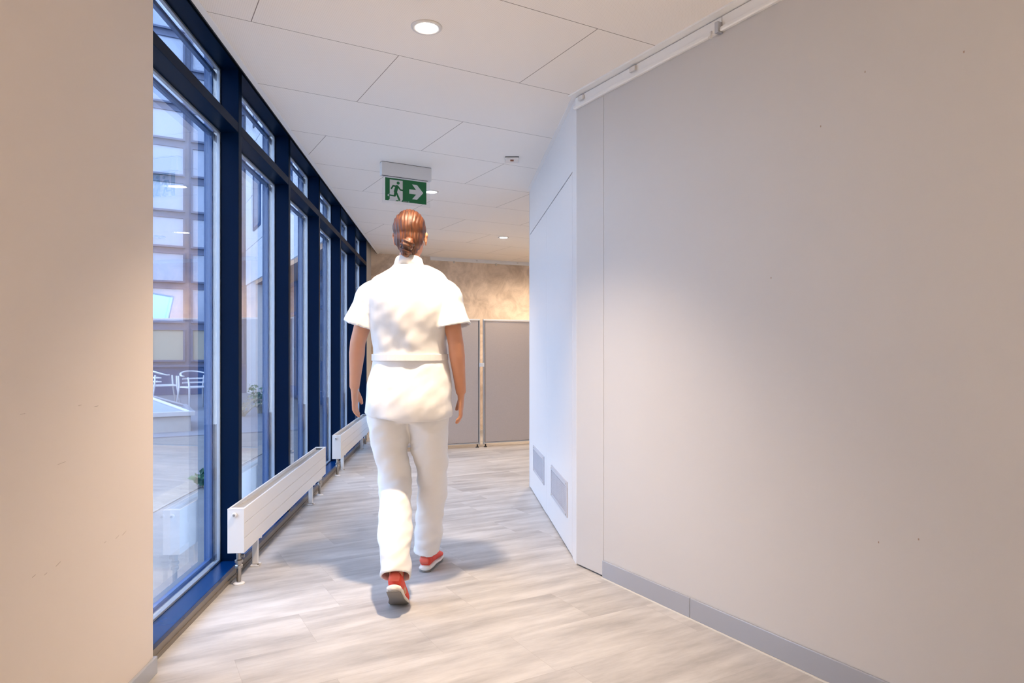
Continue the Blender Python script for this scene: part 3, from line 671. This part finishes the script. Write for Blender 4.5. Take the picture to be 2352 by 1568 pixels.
# ------------------------------------------------------------------ the walking person
PO = Vector((-.505, 3.25, 0))
def remeshed(name, bm, vox, m, parent=None, smooth_it=6, loc=None, disp=None, fac=.5):
    me = bpy.data.meshes.new(name); bmesh.ops.recalc_face_normals(bm, faces=bm.faces[:]); bm.to_mesh(me); bm.free()
    t = bpy.data.objects.new(name, me); C.objects.link(t)
    r = t.modifiers.new('r', 'REMESH'); r.mode = 'VOXEL'; r.voxel_size = vox
    if smooth_it: s = t.modifiers.new('s', 'SMOOTH'); s.iterations = smooth_it; s.factor = fac
    dg = bpy.context.evaluated_depsgraph_get(); dg.update()
    me2 = bpy.data.meshes.new_from_object(t.evaluated_get(dg)); bpy.data.objects.remove(t); bpy.data.meshes.remove(me)
    if disp:
        me2.update(); nr = [v.normal.copy() for v in me2.vertices]
        for v, n_ in zip(me2.vertices, nr):
            q_ = disp(v.co); v.co += q_ if isinstance(q_, Vector) else n_*q_
    me2.name = name; me2.materials.clear(); me2.materials.append(m)
    for p in me2.polygons: p.use_smooth = True
    o = bpy.data.objects.new(name, me2); C.objects.link(o)
    if parent: o.parent = parent
    if loc is not None: o.location = loc
    return o

# joints (local: x right, y forward, z up)
hipL, hipR = (-.09, .0, .90), (.095, .01, .90)
kneL, ankL, balL, toeL = (-.062, .035, .485), (.002, -.315, .185), (.010, -.265, .035), (.012, -.195, .022)
kneR, ankR = (.108, .115, .50), (.062, .245, .095)
shL, elL, wrL = (-.165, .0, 1.425), (-.245, .03, 1.17), (-.285, .13, .945)
shR, elR, wrR = (.185, .0, 1.425), (.238, -.045, 1.165), (.258, .02, .925)
NK = Vector((.008, .0, 1.50)); HC = Vector((.010, .035, 1.685))

body = bmesh.new()
tube(body, [(.005, 0, .84), (.005, 0, .93), (.01, 0, 1.08), (.012, 0, 1.25), (.012, -.005, 1.38), (.010, -.005, 1.46), (.008, 0, 1.50)],
     [(.13, .09), (.155, .11), (.125, .085), (.145, .095), (.155, .09), (.12, .07), (.06, .055)], 28)
tube(body, [(.008, -.008, 1.44), (.008, .0, 1.53), (.010, .015, 1.60)], [(.062, .06), (.050, .054), (.050, .055)], 24)
# head
ball(body, HC + Vector((0, -.018, .028)), (.074, .092, .088), 28)
ball(body, HC + Vector((0, .022, -.035)), (.060, .070, .075), 28)
ball(body, HC + Vector((0, .060, -.085)), (.030, .028, .028), 16)       # chin
tube(body, [HC + Vector((0, .082, .018)), HC + Vector((0, .106, -.015)), HC + Vector((0, .116, -.030)), HC + Vector((0, .088, -.038))], [(.010, .010), (.013, .013), (.018, .014), (.014, .010)], 12)  # nose
ball(body, HC + Vector((0, .087, -.058)), (.023, .013, .007), 12); ball(body, HC + Vector((0, .087, -.069)), (.019, .012, .007), 12)  # lips
for s in (-1, 1):
    ball(body, HC + Vector((s*.030, .078, .022)), (.018, .010, .006), 10)  # brow
    ball(body, HC + Vector((s*.029, .075, .0115)), (.015, .010, .0065), 12); ball(body, HC + Vector((s*.029, .073, -.0075)), (.014, .009, .005), 12)  # eyelids
    ball(body, HC + Vector((s*.038, .065, -.025)), (.022, .018, .016), 12) # cheek
    ball(body, HC + Vector((s*.076, -.004, -.012)), (.008, .017, .030), 14); ball(body, HC + Vector((s*.081, -.012, .004)), (.007, .012, .015), 12); ball(body, HC + Vector((s*.075, .0, -.034)), (.006, .009, .010), 10)
# arms
for sh, el, wr in ((shL, elL, wrL), (shR, elR, wrR)):
    sh, el, wr = Vector(sh), Vector(el), Vector(wr)
    tube(body, [sh, sh.lerp(el, .35), sh.lerp(el, .8), el, el.lerp(wr, .25), el.lerp(wr, .65), wr], [.044, .046, .039, .037, (.038, .040), (.030, .032), (.025, .021)], 20)
# hands
def hand(bm, wr, d, side, curl):
    """d = direction the hand points, side = +1 for the right hand; palm faces the thigh"""
    wr = Vector(wr); d = Vector(d).normalized(); inn = Vector((-side, 0, 0)); inn = (inn - d*inn.dot(d)).normalized(); fwd = inn.cross(d)*(1)
    if fwd.y < 0: fwd = -fwd
    tube(bm, [wr, wr + d*.025, wr + d*.055, wr + d*.088], [(.019, .023), (.016, .030), (.014, .037), (.011, .036)], 18, ref=fwd)
    for i, (off, L) in enumerate(((.029, .070), (.010, .080), (-.010, .074), (-.028, .058))):
        p = wr + d*.084 + fwd*off; dirv = d.copy(); pts = [p - d*.012]; rad = [.0095]
        for k, f in enumerate((.42, .32, .26)):
            p = p + dirv*L*f; pts.append(p.copy()); rad.append((.0090, .0083, .0065)[k])
            dirv = (dirv + inn*curl*(.9+.25*i)).normalized()
        tube(bm, pts, rad, 12, ref=fwd)
    p = wr + d*.022 + fwd*.024
    tube(bm, [p, p + d*.028 + fwd*.020 + inn*.010, p + d*.055 + fwd*.024 + inn*.020, p + d*.078 + fwd*.020 + inn*.026], [.014, .012, .0105, .008], 12, ref=inn)
hand(body, wrL, (-.02, .22, -.97), -1, .32)
hand(body, wrR, (-.02, .16, -.98), 1, .38)
# legs and feet
for hip, kn, an in ((hipL, kneL, ankL), (hipR, kneR, ankR)):
    hip, kn, an = Vector(hip), Vector(kn), Vector(an)
    tube(body, [hip + Vector((0, 0, .02)), hip.lerp(kn, .3), hip.lerp(kn, .8), kn, kn.lerp(an, .25), kn.lerp(an, .7), an], [.078, .072, .052, .050, .052, .036, .032], 20)
tube(body, [ankR, (.068, .27, .05), (.083, .37, .04), (.09, .43, .035)], [.034, (.030, .030), (.034, .022), (.026, .015)], 16, ref=(0, 0, 1))
tube(body, [ankL, (.004, -.33, .14), (.008, -.28, .07), (.010, -.235, .042)], [.032, (.029, .030), (.033, .022), (.026, .015)], 16, ref=(0, 1, 0))
person = remeshed('person', body, .0046, M['skin'], None, 4, loc=PO)
tag(person, 'person in white uniform and coral-red shoes walking away, dark auburn hair tied low', 'person')
# eyes
for s in (-1, 1):
    g = bmesh.new(); ball(g, HC + Vector((s*.029, .0715, .003)), .0115, 14); ey = obj('eye', g, M['sole'], person, smooth=True)
    g = bmesh.new(); ball(g, HC + Vector((s*.029, .0805, .002)), (.0052, .003, .0052), 12); obj('iris', g, M['hairtie'], ey, smooth=True)

# hair: tight cap pulled to a low bun
h = bmesh.new()
ball(h, HC + Vector((0, -.026, .034)), (.0800, .094, .092), 32)
ball(h, HC + Vector((0, -.050, -.015)), (.070, .066, .075), 28)
ball(h, HC + Vector((0, -.060, -.070)), (.043, .040, .042), 22)
hair = remeshed('hair', h, .004, M['hair'], person, 6, disp=lambda c: .0013*math.sin(c.x*420 + 3*noise.noise(c*20)) + .002*noise.noise(c*35))
hm = hair.data; fcut = bmesh.new(); fcut.from_mesh(hm)
dl = [v for v in fcut.verts if (v.co.y > HC.y+.012 and v.co.z < HC.z+.062 + (0.075-abs(v.co.x-HC.x))*.28 + (v.co.y-HC.y-.05)*.3) or (v.co.y > HC.y-.020 and v.co.z < HC.z-.004)]
bmesh.ops.delete(fcut, geom=dl, context='VERTS'); fcut.to_mesh(hm); fcut.free()
g = bmesh.new()
ball(g, HC + Vector((.004, -.112, -.052)), (.033, .029, .031), 22)
ball(g, HC + Vector((-.004, -.106, -.086)), (.027, .024, .028), 22)
bun = remeshed('hair_bun', g, .0035, M['hair'], person, 5, disp=lambda c: .0022*math.sin(c.z*260 + c.x*120) + .002*noise.noise(c*40))
g = bmesh.new(); cc = HC + Vector((.001, -.094, -.060))
pts = [cc + Vector((.032*math.cos(a), .0 + .006*math.sin(a), .030*math.sin(a))) for a in (2*PI*k/20 for k in range(21))]
tube(g, pts, [.0045]*21, 8, caps=False, ref=(0, 1, 0)); obj('hair_tie', g, M['hairtie'], hair, smooth=True)

# tunic with short flared sleeves
def shell(bm, pts, rads, thick, back, n=36, ref=(0, 1, 0)):
    """outer loft that returns inside at its last point by «back» rings, giving an open hem"""
    pts, rads = resample(pts, rads); back *= 4
    P = [Vector(p) for p in pts]; inner = P[::-1][:back]; r = rads[::-1][:back]
    inn = [(a-thick, b-thick) for a, b in r]
    seq = P + inner; rr = list(rads) + inn; d_end = (P[-1]-P[-2]).normalized()
    rings = []
    for i, p in enumerate(seq):
        k = i if i < len(P) else len(P)-1-(i-len(P))
        d = (P[min(k+1, len(P)-1)] - P[max(k-1, 0)]).normalized()
        rf = Vector(ref); rf = (rf - d*rf.dot(d)).normalized(); sd = d.cross(rf).normalized(); ra, rb = rr[i]
        rings.append([bm.verts.new(p + sd*ra*math.cos(2*PI*q/n) + rf*rb*math.sin(2*PI*q/n)) for q in range(n)])
    for a, b in zip(rings, rings[1:]):
        for i in range(n): bm.faces.new((a[i], a[(i+1) % n], b[(i+1) % n], b[i]))
    bm.faces.new(rings[0][::-1]); bm.faces.new(rings[-1])
tn = bmesh.new()
shell(tn, [(.008, 0, 1.548), (.008, 0, 1.530), (.010, -.004, 1.508), (.012, -.010, 1.475), (.012, -.022, 1.40), (.012, -.020, 1.31), (.012, -.006, 1.20), (.014, 0, 1.10), (.014, 0, 1.00), (.012, -.005, .91), (.008, -.005, .86), (.006, 0, .825)],
      [(.066, .062), (.088, .072), (.130, .084), (.178, .100), (.196, .116), (.192, .124), (.182, .120), (.178, .114), (.198, .132), (.210, .144), (.215, .148), (.218, .150)], .013, 5)
def sleeve(sh, el, s, end):
    sh, el = Vector(sh), Vector(el); d = (el-sh)
    e = Vector(end)
    shell(tn, [sh + Vector((-s*.10, -.008, .005)), sh + Vector((-s*.04, -.006, .002)), sh + Vector((s*.010, 0, -.028)), sh.lerp(e, .45), sh.lerp(e, .75), e], [(.035, .05), (.052, .066), (.066, .078), (.074, .082), (.082, .088), (.092, .094)], .011, 3, 28)
sleeve(shL, elL, -1, (-.218, .015, 1.252)); sleeve(shR, elR, 1, (.222, -.02, 1.240))
def folds(c):
    # soft drapery as a displacement field, so both faces of the cloth move together
    a = noise.noise_vector(Vector((c.x*8 + c.z*4, c.y*7, c.z*4))); b = noise.noise_vector(Vector((c.x*17 - c.z*9, c.y*14, c.z*15+4)))
    k = (.45 + .75*min(1.0, max(0, (1.50-c.z)/.30)))*min(1, abs(c.z-1.098)/.05 + .15)
    v = k*(.010*a + .0035*b); v.z *= .4; return v
tunic = remeshed('tunic', tn, .0052, M['cloth'], person, 8, disp=folds)
g = bmesh.new(); n = 48
for sgn in (1,):
    pts = [(.014 + .178*math.cos(2*PI*k/n), .124*math.sin(2*PI*k/n), 1.100 + .004*math.sin(4*PI*k/n)) for k in range(n+1)]
    tube(g, pts, [(.022, .0055)]*(n+1), 10, caps=False, ref=(0, 0, 1))
bl = bmesh.new()
R0 = []
for (dz, e) in ((-.016, .000), (-.016, .0075), (.016, .0075), (.016, .000)):
    R0.append([bl.verts.new((.014 + (.177+e)*math.cos(2*PI*k/n), (.118+e)*math.sin(2*PI*k/n), 1.098+dz)) for k in range(n)])
for a, b in zip(R0, R0[1:] + R0[:1]):
    for k in range(n): bl.faces.new((a[k], a[(k+1) % n], b[(k+1) % n], b[k]))
g.free(); obj('waist_band', bl, M['cloth'], tunic, smooth=False, bevel=.002)
g = bmesh.new(); R0 = []
for (rr_, z) in (((.064, .060), 1.522), ((.078, .070), 1.522), ((.064, .062), 1.568), ((.059, .056), 1.568)):
    R0.append([g.verts.new((.008 + rr_[0]*math.cos(2*PI*k/n), .002+rr_[1]*math.sin(2*PI*k/n), z - .018*math.sin(2*PI*k/n))) for k in range(n)])
for a, b in zip(R0, R0[1:] + R0[:1]):
    for k in range(n): g.faces.new((a[k], a[(k+1) % n], b[(k+1) % n], b[k]))
obj('collar', g, M['cloth'], tunic, smooth=True)

# trousers
tr = bmesh.new()
tube(tr, [(.006, 0, 1.00), (.006, 0, .93), (.006, 0, .88), (.006, 0, .83), (.006, .0, .79)], [(.160, .115), (.180, .125), (.185, .125), (.180, .115), (.150, .085)], 36)
def leg(pts, rads): shell(tr, pts, rads, .010, 3, 30)
leg([(-.085, 0, .90), (-.090, .01, .80), (-.085, .03, .66), (-.066, .035, .50), (-.050, -.06, .40), (-.022, -.215, .28), (-.004, -.305, .19), (.000, -.335, .150)],
    [(.095, .112), (.100, .112), (.088, .095), (.078, .082), (.078, .078), (.071, .075), (.067, .076), (.068, .080)])
leg([(.095, .01, .90), (.098, .015, .80), (.102, .06, .66), (.106, .112, .50), (.098, .150, .38), (.080, .205, .24), (.066, .235, .14), (.062, .245, .100)],
    [(.095, .112), (.098, .110), (.086, .093), (.074, .080), (.073, .076), (.068, .076), (.066, .078), (.067, .080)])
def folds2(c):
    a = noise.noise_vector(Vector((c.x*7 + c.z*9, c.y*6, c.z*8))); b = noise.noise_vector(Vector((c.x*14 - c.z*18, c.y*12, c.z*18+9)))
    v = .012*a + .0065*b; v.z *= .4; return v
remeshed('trousers', tr, .0052, M['cloth'], person, 7, disp=folds2)

# shoes: built pointing +y on the floor, then posed
def shoe(loc, rx, rz, z):
    u = bmesh.new()
    tube(u, [(0, -.012, .056), (0, .0, .056), (0, .035, .060), (0, .085, .056), (0, .14, .046), (0, .19, .036), (0, .225, .030), (0, .243, .026)],
         [(.012, .014), (.029, .036), (.034, .040), (.036, .034), (.042, .026), (.045, .018), (.036, .014), (.014, .007)], 24, ref=(0, 0, 1))
    tube(u, [(0, .030, .05), (0, .036, .085), (0, .034, .108)], [(.030, .040), (.031, .040), (.032, .042)], 22, ref=(0, 1, 0))
    s = remeshed('shoe', u, .0035, M['red'], person, 4); s.location = (*loc, z); s.rotation_euler = (rx, 0, rz)
    so_ = bmesh.new()
    tube(so_, [(0, -.020, .020), (0, -.008, .020), (0, .04, .019), (0, .10, .017), (0, .16, .015), (0, .21, .016), (0, .245, .019), (0, .256, .021)],
         [(.014, .010), (.032, .0145), (.037, .015), (.036, .014), (.046, .012), (.044, .011), (.028, .010), (.010, .006)], 24, ref=(0, 0, 1))
    mid_ = remeshed('midsole', so_, .0035, M['sole'], s, 3)
    ou = bmesh.new()
    tube(ou, [(0, -.016, .004), (0, -.004, .0035), (0, .10, .0035), (0, .16, .0035), (0, .22, .004), (0, .246, .006)], [(.012, .003), (.031, .0035), (.034, .0035), (.044, .0035), (.036, .0035), (.012, .003)], 20, ref=(0, 0, 1))
    obj('outsole', ou, M['outsole'], s, smooth=True)
    hp = bmesh.new(); tube(hp, [(0, -.0165, .045), (0, -.020, .062), (0, -.0165, .085)], [(.020, .005), (.024, .008), (.017, .005)], 16, ref=(0, 1, 0)); obj('heel_tab', hp, M['redlight'], s, smooth=True)
    lc = bmesh.new()
    for i in range(4):
        y = .075 + i*.022; zz_ = .088 - i*.0085
        tube(lc, [(-.024, y, zz_-.010), (0, y, zz_+.001), (.024, y, zz_-.010)], [.003]*3, 8, ref=(0, 1, 0))
    obj('laces', lc, M['sole'], s, smooth=True)
    return s
shoe((.060, .205), 0, -.16, 0.0)
# trailing foot: heel lifted, ball of the foot on the floor
al = -.62
shoe((.004, -.395), al, .02, .103)
